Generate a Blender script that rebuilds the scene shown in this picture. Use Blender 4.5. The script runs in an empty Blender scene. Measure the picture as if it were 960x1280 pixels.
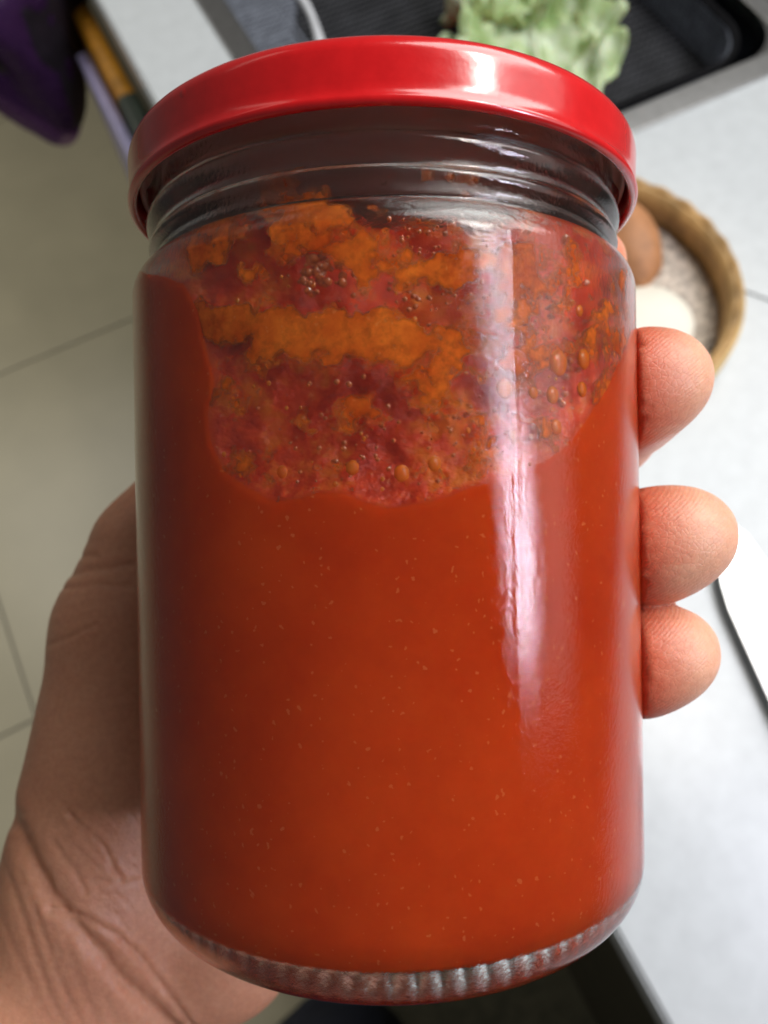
import bpy, bmesh, math, random
import numpy as np
from mathutils import Matrix, Vector
random.seed(7)
S = bpy.context.scene
COL = S.collection
MM = 0.001

# ------------------------------------------------------------------ camera
# camera axes written in world axes: the lens looks steeply down over the edge of a counter
_Y = np.array([-1280, 2297, -1000.]); _Y /= np.linalg.norm(_Y)
_X = np.array([1, .483, -.169]); _X -= _X.dot(_Y) * _Y; _X /= np.linalg.norm(_X)
_Z = np.cross(_X, _Y)
RC = np.array([_X, _Y, _Z])                      # world = RC @ camera axes
CAM = np.array([0, 0, 1.5])
cam = bpy.data.cameras.new('camera')
camo = bpy.data.objects.new('camera', cam); COL.objects.link(camo)
M4 = Matrix([list(r) + [0] for r in RC] + [[0, 0, 0, 1]])
camo.matrix_world = Matrix.Translation(CAM) @ M4
cam.sensor_fit = 'VERTICAL'; cam.sensor_height = 36; cam.sensor_width = 27; cam.lens = 27
cam.clip_start = .01; cam.clip_end = 50
cam.dof.use_dof = True; cam.dof.focus_distance = .096; cam.dof.aperture_fstop = 22.0
S.camera = camo

# ------------------------------------------------------------------ light
w = bpy.data.worlds.new('World'); S.world = w; w.use_nodes = True
w.node_tree.nodes['Background'].inputs[0].default_value = (1.0, .965, .91, 1)
w.node_tree.nodes['Background'].inputs[1].default_value = .10
S.view_settings.view_transform = 'Standard'; S.view_settings.look = 'None'
S.view_settings.exposure = 0; S.view_settings.gamma = 1
S.cycles.use_denoising = True
S.cycles.max_bounces = 16; S.cycles.transmission_bounces = 12; S.cycles.transparent_max_bounces = 12
S.cycles.sample_clamp_indirect = 6

JD = .122                                        # lens to jar axis
JC = CAM + RC @ np.array([.0005, 0, -JD])        # middle of the jar
ROLL = math.radians(.9)
MJ = Matrix.Translation(JC) @ M4 @ Matrix.Rotation(ROLL, 4, 'Z')      # jar frame: x right, y up the jar, z to the lens

def area(name, pos, target, sx, sy, power, color, spin=0):
    L = bpy.data.lights.new(name, 'AREA'); L.shape = 'RECTANGLE'; L.size = sx; L.size_y = sy
    L.energy = power; L.color = color
    o = bpy.data.objects.new(name, L); COL.objects.link(o)
    d = Vector(target) - Vector(pos)
    o.matrix_world = Matrix.Translation(pos) @ d.to_track_quat('-Z', 'Y').to_matrix().to_4x4() @ Matrix.Rotation(spin, 4, 'Z')
    return o
def strip(name, a, b, width, power, color, target):
    a, b, t = Vector(a), Vector(b), Vector(target)
    m = (a + b) / 2; y = (b - a).normalized(); z = (m - t); z -= z.dot(y) * y; z.normalize(); x = y.cross(z)
    L = bpy.data.lights.new(name, 'AREA'); L.shape = 'RECTANGLE'; L.size = width; L.size_y = (b - a).length
    L.energy = power; L.color = color
    o = bpy.data.objects.new(name, L); COL.objects.link(o)
    o.matrix_world = Matrix.Translation(m) @ Matrix((x, y, z)).transposed().to_4x4()
    return o
def jdir(az, sl, dist):                           # a point seen from the jar: azimuth from the lens axis, slope along the jar
    a = math.radians(az); v = np.array([math.sin(a), sl, math.cos(a)]); v /= np.linalg.norm(v)
    return tuple(JC + RC @ (v * dist))
strip('window_gap_light', jdir(38, .80, 1.1), jdir(42, .46, 1.1), .095, 4.2, (1.0, .93, .86), JC)
strip('window_gap_light', jdir(43, .44, 1.1), jdir(50, .13, 1.1), .045, 2.2, (.86, .87, 1.0), JC)
strip('window_gap_light', jdir(51, .11, 1.1), jdir(57.5, -.16, 1.1), .10, 5.2, (.82, .82, 1.0), JC)
strip('window_pane_light', jdir(62, .95, 1.3), jdir(70, -.25, 1.3), .50, 2.3, (1.0, .985, .96), JC)
area('upper_fill_light', jdir(50, 1.2, 1.7), JC, 1.2, 1.2, 30, (1.0, .985, .95))  # added unseen lamp, brightens sauce and counter from above
fl_ = area('floor_side_light', (-.7, 2.0, 2.3), (-.6, 1.3, 0), 1.2, 1.2, 6, (1.0, .95, .84)); fl_.data.spread = math.radians(90)

# ------------------------------------------------------------------ helpers
def link(name, me, mat=None, parent=None, smooth=True):
    o = bpy.data.objects.new(name, me); COL.objects.link(o)
    if mat is not None: me.materials.clear(); me.materials.append(mat)
    if smooth: me.polygons.foreach_set('use_smooth', [True] * len(me.polygons))
    if parent is not None: o.parent = parent
    return o
def mesh(name, V, F):
    me = bpy.data.meshes.new(name); me.from_pydata([tuple(map(float, v)) for v in V], [], [tuple(map(int, f)) for f in F]); me.update(); return me
def np_mesh(name, V, Q):
    me = bpy.data.meshes.new(name)
    n, m = len(V), len(Q)
    me.vertices.add(n); me.vertices.foreach_set('co', np.asarray(V, np.float32).ravel())
    me.loops.add(m * 4); me.loops.foreach_set('vertex_index', np.asarray(Q, np.int32).ravel())
    me.polygons.add(m); me.polygons.foreach_set('loop_start', np.arange(m, dtype=np.int32) * 4)
    me.update(calc_edges=True); me.validate(); return me
def tag(o, label=None, cat=None, group=None, kind=None):
    for k, v in (('label', label), ('category', cat), ('group', group), ('kind', kind)):
        if v: o[k] = v
    return o
def empty(name, mat4):
    o = bpy.data.objects.new(name, None); COL.objects.link(o); o.matrix_world = mat4; o.empty_display_size = .02; return o
def box_bm(bm, lo, hi, bevel=0):
    r = bmesh.ops.create_cube(bm, size=1)
    lo, hi = Vector(lo), Vector(hi)
    for v in r['verts']: v.co = Vector((lo[i] + (v.co[i] + .5) * (hi[i] - lo[i]) for i in range(3)))
    if bevel:
        es = {e for v in r['verts'] for e in v.link_edges}
        bmesh.ops.bevel(bm, geom=list(es), offset=bevel, segments=3, profile=.5, affect='EDGES')
def box(name, lo, hi, mat, parent=None, bevel=0):
    bm = bmesh.new(); box_bm(bm, lo, hi, bevel); me = bpy.data.meshes.new(name); bm.to_mesh(me); bm.free()
    return link(name, me, mat, parent, smooth=False)
def lathe(name, prof, n, rfun=None, closed=False):
    P = np.asarray(prof, float); t = np.arange(n) * 2 * np.pi / n
    r = np.repeat(P[:, :1], n, 1); z = np.repeat(P[:, 1:], n, 1); T = np.repeat(t[None], len(P), 0)
    if rfun is not None: r, z = rfun(r, z, T)
    V = np.stack([r * np.cos(T), r * np.sin(T), z], -1).reshape(-1, 3)
    i = np.arange(len(P) - 1)[:, None]; j = np.arange(n)[None]; k = (j + 1) % n
    Q = np.stack([i * n + j + 0 * k, i * n + k, (i + 1) * n + k, (i + 1) * n + j + 0 * k], -1).reshape(-1, 4)
    if closed:
        a = (len(P) - 1) * n
        Q = np.vstack([Q, np.stack([a + j[0], a + k[0], k[0], j[0]], -1)])
    return np_mesh(name, V, Q)
def arc(c, r, a0, a1, n):
    return [(c[0] + r * math.cos(math.radians(a0 + (a1 - a0) * i / n)), c[1] + r * math.sin(math.radians(a0 + (a1 - a0) * i / n))) for i in range(n + 1)]
def refine(P, step):
    out = [P[0]]
    for a, b in zip(P[:-1], P[1:]):
        n = max(1, int(math.dist(a, b) / step))
        out += [(a[0] + (b[0] - a[0]) * i / n, a[1] + (b[1] - a[1]) * i / n) for i in range(1, n + 1)]
    return out
# value noise
def _h(i, j, k, s):
    n = (i * 374761393 + j * 668265263 + k * 2147483647 + s * 1274126177) & 0xffffffff
    n = ((n ^ (n >> 13)) * 1274126177) & 0xffffffff
    return ((n ^ (n >> 16)) & 0xffff) / 32767.5 - 1
def vnoise(x, y, z, s=0):
    x, y, z = np.broadcast_arrays(np.asarray(x, float), np.asarray(y, float), np.asarray(z, float))
    i, j, k = (np.floor(a).astype(np.int64) for a in (x, y, z))
    f = [a - b for a, b in ((x, i), (y, j), (z, k))]; u, v, q = [a * a * a * (a * (a * 6 - 15) + 10) for a in f]
    def L(a, b, t): return a + (b - a) * t
    c = lambda a, b, d: _h(i + a, j + b, k + d, s)
    return L(L(L(c(0,0,0), c(1,0,0), u), L(c(0,1,0), c(1,1,0), u), v), L(L(c(0,0,1), c(1,0,1), u), L(c(0,1,1), c(1,1,1), u), v), q)
def fbm(x, y, z, o=4, s=0):
    r = 0; a = 1.; t = 0.
    for m in range(o):
        r = r + a * vnoise(x * 2**m, y * 2**m, z * 2**m, s + m); t += a; a *= .5
    return r / t
def surface_nets(f, org, h):
    nx, ny, nz = f.shape; s = f < 0
    cnt = np.zeros((nx-1, ny-1, nz-1), np.int8)
    for a in (0, 1):
        for b in (0, 1):
            for c in (0, 1): cnt += s[a:nx-1+a, b:ny-1+b, c:nz-1+c]
    act = (cnt > 0) & (cnt < 8); idx = np.argwhere(act); ids = -np.ones(act.shape, np.int64); ids[act] = np.arange(len(idx))
    acc = np.zeros((len(idx), 3)); n = np.zeros(len(idx))
    cs = [(a, b, c) for a in (0, 1) for b in (0, 1) for c in (0, 1)]
    val = {c: f[idx[:, 0]+c[0], idx[:, 1]+c[1], idx[:, 2]+c[2]] for c in cs}
    for p in cs:
        for ax in range(3):
            if p[ax] == 0:
                q = list(p); q[ax] = 1; q = tuple(q); a, b = val[p], val[q]; m = (a < 0) != (b < 0)
                t = np.where(m, a / np.where(m, a - b, 1), 0)
                pt = np.tile(np.array(p, float), (len(idx), 1)); pt[:, ax] += t
                acc[m] += pt[m]; n[m] += 1
    V = (idx + acc / n[:, None]) * h + np.array(org)
    Q = []
    for ax in range(3):
        sl0 = [slice(None)] * 3; sl1 = [slice(None)] * 3; sl0[ax] = slice(0, -1); sl1[ax] = slice(1, None)
        ch = s[tuple(sl0)] != s[tuple(sl1)]; e = np.argwhere(ch); b, c = (ax + 1) % 3, (ax + 2) % 3
        ok = (e[:, b] > 0) & (e[:, c] > 0) & (e[:, b] < f.shape[b] - 1) & (e[:, c] < f.shape[c] - 1); e = e[ok]
        def cell(db, dc):
            q = e.copy(); q[:, b] += db; q[:, c] += dc; return ids[q[:, 0], q[:, 1], q[:, 2]]
        quad = np.stack([cell(-1, -1), cell(0, -1), cell(0, 0), cell(-1, 0)], 1)
        inside = s[e[:, 0], e[:, 1], e[:, 2]]
        quad[~inside] = quad[~inside][:, ::-1]
        Q.append(quad)
    return V, np.vstack(Q)

# ------------------------------------------------------------------ materials
class NT:
    def __init__(s, name):
        s.m = bpy.data.materials.new(name); s.m.use_nodes = True; s.t = s.m.node_tree
        s.p = s.t.nodes['Principled BSDF']; s.out = s.t.nodes['Material Output']
        s.co = s.t.nodes.new('ShaderNodeTexCoord')
    def n(s, typ, **kw):
        x = s.t.nodes.new('ShaderNode' + typ)
        for k, v in kw.items():
            if k in x.inputs: x.inputs[k].default_value = v
            else: setattr(x, k, v)
        return x
    def l(s, a, b): s.t.links.new(a, b)
    def set(s, **kw):
        for k, v in kw.items(): s.p.inputs[k.replace('_', ' ')].default_value = v
    def noise(s, scale, detail=4, rough=.55, vec=None, dist=0):
        x = s.n('TexNoise'); x.inputs['Scale'].default_value = scale; x.inputs['Detail'].default_value = detail
        x.inputs['Roughness'].default_value = rough; x.inputs['Distortion'].default_value = dist
        s.l(vec if vec is not None else s.co.outputs['Object'], x.inputs['Vector']); return x
    def ramp(s, src, stops):
        r = s.n('ValToRGB'); e = r.color_ramp.elements
        while len(e) < len(stops): e.new(.5)
        for q, (p, c) in zip(e, stops): q.position = p; q.color = c if len(c) == 4 else (*c, 1)
        s.l(src, r.inputs[0]); return r
    def mix(s, f, a, b, mode='MIX'):
        x = s.n('Mix', data_type='RGBA', blend_type=mode)
        for sock, v in ((x.inputs[0], f), (x.inputs[6], a), (x.inputs[7], b)):
            if hasattr(v, 'is_linked') or hasattr(v, 'links'): s.l(v, sock)
            else: sock.default_value = v if not isinstance(v, tuple) or len(v) == 4 else (*v, 1)
        return x.outputs[2]
    def bump(s, h, strength, dist, prev=None):
        b = s.n('Bump'); b.inputs['Strength'].default_value = strength; b.inputs['Distance'].default_value = dist
        s.l(h, b.inputs['Height'])
        if prev is not None: s.l(prev, b.inputs['Normal'])
        return b.outputs[0]
def simple(name, col, rough=.5, var=.15, scale=30, bump=0, bscale=200, bdist=.001, **kw):
    m = NT(name); n = m.noise(scale)
    a = tuple(c * (1 - var) for c in col); b = tuple(min(1, c * (1 + var)) for c in col)
    r = m.ramp(n.outputs[0], [(.3, a), (.7, b)]); m.l(r.outputs[0], m.p.inputs['Base Color'])
    m.set(Roughness=rough, **kw)
    if bump: m.l(m.bump(m.noise(bscale).outputs[0], bump, bdist), m.p.inputs['Normal'])
    return m.m

# glass: clear, greasy from handling
g = NT('jar_glass'); g.set(Base_Color=(.97, .985, .98, 1), IOR=1.5); g.p.inputs['Transmission Weight'].default_value = 1
gn = g.noise(1500, 4, .65); gm = g.noise(38, 3)
mp = g.n('MapRange'); g.l(gm.outputs[0], mp.inputs[0]); mp.inputs[1].default_value = .42; mp.inputs[2].default_value = .7; mp.inputs[3].default_value = .0; mp.inputs[4].default_value = .14
g.l(mp.outputs[0], g.p.inputs['Roughness'])
g.l(g.bump(gn.outputs[0], .15, .0003), g.p.inputs['Normal'])
GLASS = g.m
# red enamel
e = NT('red_enamel'); en = e.noise(400, 3)
er = e.ramp(en.outputs[0], [(.3, (.52, .004, .006)), (.75, (.60, .006, .008))]); e.l(er.outputs[0], e.p.inputs['Base Color'])
e.set(Roughness=.22); e.p.inputs['Coat Weight'].default_value = .6; e.p.inputs['Coat Roughness'].default_value = .12
ev = e.n('TexVoronoi', Scale=160.0); e.l(e.co.outputs['Object'], ev.inputs['Vector'])
em = e.n('MapRange'); e.l(ev.outputs['Distance'], em.inputs[0]); em.inputs[1].default_value = 0; em.inputs[2].default_value = .11; em.inputs[3].default_value = 1; em.inputs[4].default_value = 0
nb = e.bump(e.noise(700, 2).outputs[0], .05, .0005); nb = e.bump(em.outputs[0], .25, .0004, nb); e.l(nb, e.p.inputs['Normal'])
ENAMEL = e.m
# tomato-chilli sauce with pale grit
def sauce(name, c0, c1, speck, rough, bump, alpha=False):
    s = NT(name); n1 = s.noise(38, 6, .65); n2 = s.noise(600, 3)
    r = s.ramp(n1.outputs[0], [(.3, c0), (.7, c1)])
    wob = s.noise(700, 2); wadd = s.n('VectorMath', operation='MULTIPLY_ADD'); s.l(wob.outputs['Color'], wadd.inputs[0]); wadd.inputs[1].default_value = (.0016, .0016, .0016); s.l(s.co.outputs['Object'], wadd.inputs[2])
    v = s.n('TexVoronoi', Scale=1050.0); s.l(wadd.outputs[0], v.inputs['Vector'])
    v2 = s.n('TexVoronoi', Scale=190.0); s.l(wadd.outputs[0], v2.inputs['Vector'])
    def dots(vv, lim):
        sep = s.n('SeparateColor'); s.l(vv.outputs['Color'], sep.inputs[0])
        a = s.n('Math', operation='LESS_THAN'); s.l(vv.outputs['Distance'], a.inputs[0])
        mul = s.n('Math', operation='MULTIPLY'); s.l(sep.outputs[0], mul.inputs[0]); mul.inputs[1].default_value = lim
        s.l(mul.outputs[0], a.inputs[1])
        b = s.n('Math', operation='GREATER_THAN'); s.l(sep.outputs[1], b.inputs[0]); b.inputs[1].default_value = .45
        c = s.n('Math', operation='MULTIPLY'); s.l(a.outputs[0], c.inputs[0]); s.l(b.outputs[0], c.inputs[1]); return c.outputs[0]
    ad = s.n('Math', operation='MAXIMUM'); s.l(dots(v, .26), ad.inputs[0]); s.l(dots(v2, .055), ad.inputs[1])
    fa = s.n('Math', operation='MULTIPLY'); s.l(ad.outputs[0], fa.inputs[0]); fa.inputs[1].default_value = speck
    mo = s.ramp(s.noise(170, 5, .65).outputs[0], [(.34, (.50, .026, .006)), (.5, (.74, .062, .010)), (.64, (.86, .20, .016))])
    aat = s.n('Attribute', attribute_name='air'); base = s.mix(aat.outputs['Fac'], r.outputs[0], mo.outputs[0]) if not alpha else s.mix(.75, r.outputs[0], s.ramp(s.noise(150, 7, .72).outputs[0], [(.35, (.46, .05, .005)), (.62, (.82, .20, .02))]).outputs[0])
    col = s.mix(fa.outputs[0], base, (.75, .30, .10, 1)); s.l(col, s.p.inputs['Base Color'])
    s.set(Roughness=rough, Subsurface_Weight=0 if alpha else .45, Subsurface_Scale=.004)
    s.p.inputs['Subsurface Radius'].default_value = (1.0, .25, .06)
    if bump:
        at = s.n('Attribute', attribute_name='air')
        sp = s.n('Math', operation='MULTIPLY'); s.l(at.outputs['Fac'], sp.inputs[0]); sp.inputs[1].default_value = .22; s.l(sp.outputs[0], s.p.inputs['Specular IOR Level'])
        def mid(o_):
            q_ = s.n('Math', operation='SUBTRACT'); s.l(o_, q_.inputs[0]); q_.inputs[1].default_value = .5; return q_.outputs[0]
        h1 = s.n('Math', operation='MULTIPLY'); s.l(mid(n2.outputs[0]), h1.inputs[0]); s.l(at.outputs['Fac'], h1.inputs[1])
        h2 = s.n('Math', operation='MULTIPLY'); s.l(mid(s.noise(190, 4).outputs[0]), h2.inputs[0]); s.l(at.outputs['Fac'], h2.inputs[1])
        s.l(s.bump(h1.outputs[0], bump, .0008, s.bump(h2.outputs[0], bump, .002)), s.p.inputs['Normal'])
    if alpha:
        ac = s.n('Attribute', attribute_name='cover'); an = s.noise(420, 6, .7); am = s.n('Math', operation='MULTIPLY_ADD'); s.l(an.outputs[0], am.inputs[0]); am.inputs[1].default_value = 2.2; am.inputs[2].default_value = -1.1
        aa = s.n('Math', operation='ADD', use_clamp=True); s.l(ac.outputs['Fac'], aa.inputs[0]); s.l(am.outputs[0], aa.inputs[1]); s.l(aa.outputs[0], s.p.inputs['Alpha'])
    return s.m
SAUCE = sauce('chilli_sauce', (.49, .038, .004), (.67, .078, .008), .34, .2, .9)
SMEAR = sauce('chilli_smear', (.64, .11, .010), (.76, .19, .018), .3, .35, .3, True)
DROP = sauce('chilli_drop', (.66, .12, .010), (.74, .19, .02), 0, .12, 0)
# skin
k = NT('skin'); kn = k.noise(45, 5); kr = k.ramp(kn.outputs[0], [(.3, (.60, .255, .15)), (.7, (.70, .34, .21))])
ka = k.n('Attribute', attribute_name='flush_shade'); kpd = k.n('Attribute', attribute_name='pad'); kpm = k.n('Math', operation='MULTIPLY'); k.l(kpd.outputs['Fac'], kpm.inputs[0]); kpm.inputs[1].default_value = .65; kl = k.mix(kpm.outputs[0], kr.outputs[0], (.74, .44, .30, 1)); kc = k.mix(ka.outputs['Fac'], kl, (.56, .085, .04, 1))  # pads lightened as painted highlight; redness near the glass includes painted shade
ks = k.noise(900, 3); kmot = k.mix(.25, kc, k.ramp(ks.outputs[0], [(.35, (.42, .17, .09)), (.65, (.66, .34, .20))]).outputs[0])
k.l(kmot, k.p.inputs['Base Color'])
k.set(Roughness=.43, Subsurface_Weight=.35, Subsurface_Scale=.004, Specular_IOR_Level=.4)
k.p.inputs['Subsurface Radius'].default_value = (1.0, .3, .15)
vv = k.n('TexVoronoi', Scale=1100.0, feature='DISTANCE_TO_EDGE'); k.l(k.co.outputs['Object'], vv.inputs['Vector'])
vm = k.n('Math', operation='MINIMUM'); k.l(vv.outputs['Distance'], vm.inputs[0]); vm.inputs[1].default_value = .12
nb = k.bump(vm.outputs[0], .25, .0010); nb = k.bump(k.noise(170, 5, .6).outputs[0], .2, .0010, nb)
# friction ridges on the finger pads
mpn = k.n('Mapping'); mpn.inputs['Rotation'].default_value = (0, 0, math.radians(52)); k.l(k.co.outputs['Object'], mpn.inputs[0])
wv = k.n('TexWave', wave_type='BANDS', bands_direction='X'); wv.inputs['Scale'].default_value = 620; wv.inputs['Distortion'].default_value = 5; wv.inputs['Detail'].default_value = 1; wv.inputs['Detail Scale'].default_value = .12
k.l(mpn.outputs[0], wv.inputs['Vector'])
kt = k.n('Attribute', attribute_name='pad'); wm = k.n('Math', operation='MULTIPLY'); k.l(wv.outputs['Fac'], wm.inputs[0]); k.l(kt.outputs['Fac'], wm.inputs[1])
nb = k.bump(wm.outputs[0], .11, .0003, nb); k.l(nb, k.p.inputs['Normal'])
SKIN = k.m
NAIL = simple('nail', (.78, .54, .44), .25, .06)
COUNTER = simple('white_quartz', (.54, .575, .59), .28, .05, 60, .05, 400)
JOINT = simple('joint_filler', (.14, .15, .15), .8)
TILE = simple('floor_tile', (.42, .385, .27), .3, .07, 5, .04, 60)
GROUT = simple('grout', (.16, .15, .13), .9)
CAB = simple('cabinet_laminate', (.055, .05, .032), .5, .3, 12)
STEEL = simple('brushed_steel', (.5, .5, .5), .32, .1, 80, Metallic=1.0)
BLADE = simple('knife_steel', (.62, .62, .62), .3, .05, 40, Metallic=1.0)
BLACK = simple('black_plastic', (.008, .008, .009), .8, .3, Specular_IOR_Level=.06)
BARS = simple('mesh_plastic', (.060, .062, .068), .5, .3, Specular_IOR_Level=.3)
GREYMESH = simple('grey_wire', (.30, .33, .40), .35, .3, 90, Metallic=.6)
BAMBOO = simple('bamboo', (.46, .28, .105), .5, .35, 40, .3, 150)
BAMPALE = simple('bamboo_edge', (.62, .45, .20), .5, .25, 40)
WEAVE = simple('floury_weave', (.58, .51, .43), .8, .45, 110, .6, 120, .002)
POTATO = simple('potato_skin', (.42, .19, .08), .6, .25, 50, .2, 200)
DOUGH = simple('white_dough', (.80, .77, .66), .6, .05)
NAVY = simple('navy_cloth', (.010, .014, .032), .9, .3, 40, .3, 900)
lf = NT('lettuce'); ln = lf.noise(22, 5); lr = lf.ramp(ln.outputs[0], [(.3, (.22, .36, .10)), (.5, (.44, .56, .28)), (.68, (.70, .76, .58))])
lf.l(lr.outputs[0], lf.p.inputs['Base Color']); lf.set(Roughness=.4, Subsurface_Weight=.25, Subsurface_Scale=.004)
lf.l(lf.bump(lf.noise(90, 4).outputs[0], .5, .003), lf.p.inputs['Normal']); LETTUCE = lf.m
bg = NT('purple_film'); bg.set(Base_Color=(.10, .035, .14, 1), Roughness=.3); tr = bg.n('BsdfTranslucent'); tr.inputs[0].default_value = (.22, .10, .32, 1)
tp = bg.n('BsdfTransparent'); tp.inputs[0].default_value = (.62, .42, .78, 1)
mx = bg.n('MixShader'); mx.inputs[0].default_value = .35; bg.l(bg.p.outputs[0], mx.inputs[1]); bg.l(tr.outputs[0], mx.inputs[2])
mx2 = bg.n('MixShader'); mx2.inputs[0].default_value = .45; bg.l(mx.outputs[0], mx2.inputs[1]); bg.l(tp.outputs[0], mx2.inputs[2]); bg.l(mx2.outputs[0], bg.out.inputs[0])
bg.l(bg.bump(bg.noise(60, 4).outputs[0], .5, .01), bg.p.inputs['Normal']); FILM = bg.m
RUBBISH = simple('dark_contents', (.012, .008, .014), .5, .5, 30)
LILAC = simple('lilac_film', (.50, .48, .78), .4, .1)
ORANGE = simple('orange_print', (.62, .28, .02), .4, .3)
DGREEN = simple('dark_green_print', (.03, .05, .035), .4, .3)

def pix(x, y, z):                                  # where a sight line meets a level at height z (used to read off the layout)
    d = RC @ np.array([(x - 480) / 960, (640 - y) / 960, -1.]); return CAM + d * ((z - CAM[2]) / d[2])

# ------------------------------------------------------------------ floor, counter, cabinet
TOP = .88; EX = .10
fl = box('floor', (-2.2, -1.6, -.03), (1.2, 4.2, -.004), GROUT); tag(fl, kind='structure')
tm = None
for i in range(4):
    for j in range(7):
        x0 = -.546 + (i - 2) * .8; y0 = 1.306 + (j - 3) * .8
        if tm is None:
            bm = bmesh.new(); box_bm(bm, (.002, .002, -.012), (.798, .798, 0), .0015); tm = bpy.data.meshes.new('tile'); bm.to_mesh(tm); bm.free(); tm.materials.append(TILE)
        o = bpy.data.objects.new('tile', tm); COL.objects.link(o); o.location = (x0, y0, 0); o.parent = fl
shd_ = box('floor_shade_sheet', (-.22, -.75, .0005), (.148, .14, .009), simple('floor_shade', (.085, .080, .05), .8, .3, 40), None, .003); tag(shd_, 'dark olive sheet painting shade on the floor along the cabinet', 'mat')  # thin dark sheet laid over the tiles in place of shade
# worktop with an opening for the sink
SX0, SX1, SY0, SY1 = .212, .80, .515, 1.35
ct = empty('counter', Matrix.Translation((EX, 0, TOP))); tag(ct, kind='structure')
def world_box(name, lo, hi, mat, parent, bevel=0):
    o = box(name, Vector(lo) - parent.matrix_world.translation, Vector(hi) - parent.matrix_world.translation, mat, parent, bevel); return o
bm = bmesh.new()
pts = [(EX, -1.2), (.95, -1.2), (.95, SY0), (SX0, SY0), (SX0, SY1), (.95, SY1), (.95, 2.2), (EX, 2.2)]
vs = [bm.verts.new((x - EX, y, 0)) for x, y in pts]; fc = bm.faces.new(vs)
if fc.normal.z < 0: fc.normal_flip()
r = bmesh.ops.extrude_face_region(bm, geom=[fc]); 
for v in [q for q in r['geom'] if isinstance(q, bmesh.types.BMVert)]: v.co.z -= .04
bmesh.ops.recalc_face_normals(bm, faces=bm.faces)
ed = [q for q in bm.edges if abs(q.verts[0].co.x) < 1e-5 and abs(q.verts[1].co.x) < 1e-5 and abs(q.verts[0].co.y - q.verts[1].co.y) > 1]
bmesh.ops.bevel(bm, geom=ed, offset=.003, segments=3, affect='EDGES')
me = bpy.data.meshes.new('worktop'); bm.to_mesh(me); bm.free(); link('worktop', me, COUNTER, ct, False)
a, b = pix(918, 359, TOP), pix(962, 376, TOP); d = (b - a); b = a + d * 5; nrm = np.array([-d[1], d[0], 0]) / np.linalg.norm(d) * .0012
o = mesh('joint', [a - nrm - JC * 0 - np.array([EX, 0, TOP - .0006]), a + nrm - np.array([EX, 0, TOP - .0006]), b + nrm - np.array([EX, 0, TOP - .0006]), b - nrm - np.array([EX, 0, TOP - .0006])], [(0, 1, 2, 3)])
link('joint', o, JOINT, ct, False)
cb = empty('cabinet', Matrix.Translation((EX + .03, 0, 0))); tag(cb, 'dark brown kitchen cabinet under the white counter', 'cabinet')
world_box('carcass', (EX + .05, -1.2, .0), (.95, 2.2, .60), CAB, cb)
for q in range(6):
    y0 = -1.2 + q * .56; dr = world_box('door', (EX + .03, y0 + .003, .1), (EX + .0495, y0 + .557, TOP - .06), CAB, cb, .002)

# ------------------------------------------------------------------ sink, drain basket, lettuce
sk = empty('sink', Matrix.Translation((SX0, SY0, TOP))); tag(sk, 'stainless steel sink let into the white counter', 'sink')
bm = bmesh.new()
RW = .024
for lo, hi in (((SX0 - .006, SY0 - .006, TOP + .0005), (SX0 + RW, SY1, TOP + .003)), ((SX0 + RW, SY0 - .006, TOP + .0005), (SX1, SY0 + RW, TOP + .003)),
               ((SX1 - RW, SY0 + RW, TOP + .0005), (SX1, SY1, TOP + .003)), ((SX0 + RW, SY1 - RW, TOP + .0005), (SX1 - RW, SY1, TOP + .003))):
    box_bm(bm, Vector(lo) - Vector((SX0, SY0, TOP)), Vector(hi) - Vector((SX0, SY0, TOP)), .0008)
me = bpy.data.meshes.new('rim'); bm.to_mesh(me); bm.free(); link('rim', me, STEEL, sk, False)
bm = bmesh.new(); x0, x1, y0, y1 = RW, SX1 - SX0 - RW, RW, SY1 - SY0 - RW
def rrect(x0, x1, y0, y1, r, z, n=6):
    out = []
    for cx, cy, a in ((x1 - r, y1 - r, 0), (x0 + r, y1 - r, 90), (x0 + r, y0 + r, 180), (x1 - r, y0 + r, 270)):
        for i in range(n + 1):
            t = math.radians(a + 90 * i / n); out.append((cx + r * math.cos(t), cy + r * math.sin(t), z))
    return out
loops = [rrect(x0, x1, y0, y1, .06, .001), rrect(x0 + .004, x1 - .004, y0 + .004, y1 - .004, .06, -.02), rrect(x0 + .008, x1 - .008, y0 + .008, y1 - .008, .06, -.17), rrect(x0 + .04, x1 - .04, y0 + .04, y1 - .04, .05, -.19)]
n = len(loops[0]); V = [p for l in loops for p in l]; F = [(i * n + j, i * n + (j + 1) % n, (i + 1) * n + (j + 1) % n, (i + 1) * n + j) for i in range(3) for j in range(n)] + [tuple(range(3 * n, 4 * n))]
link('basin', mesh('basin', V, F), simple('dark_steel', (.06, .065, .075), .3, .2, Metallic=1.0), sk)
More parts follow.
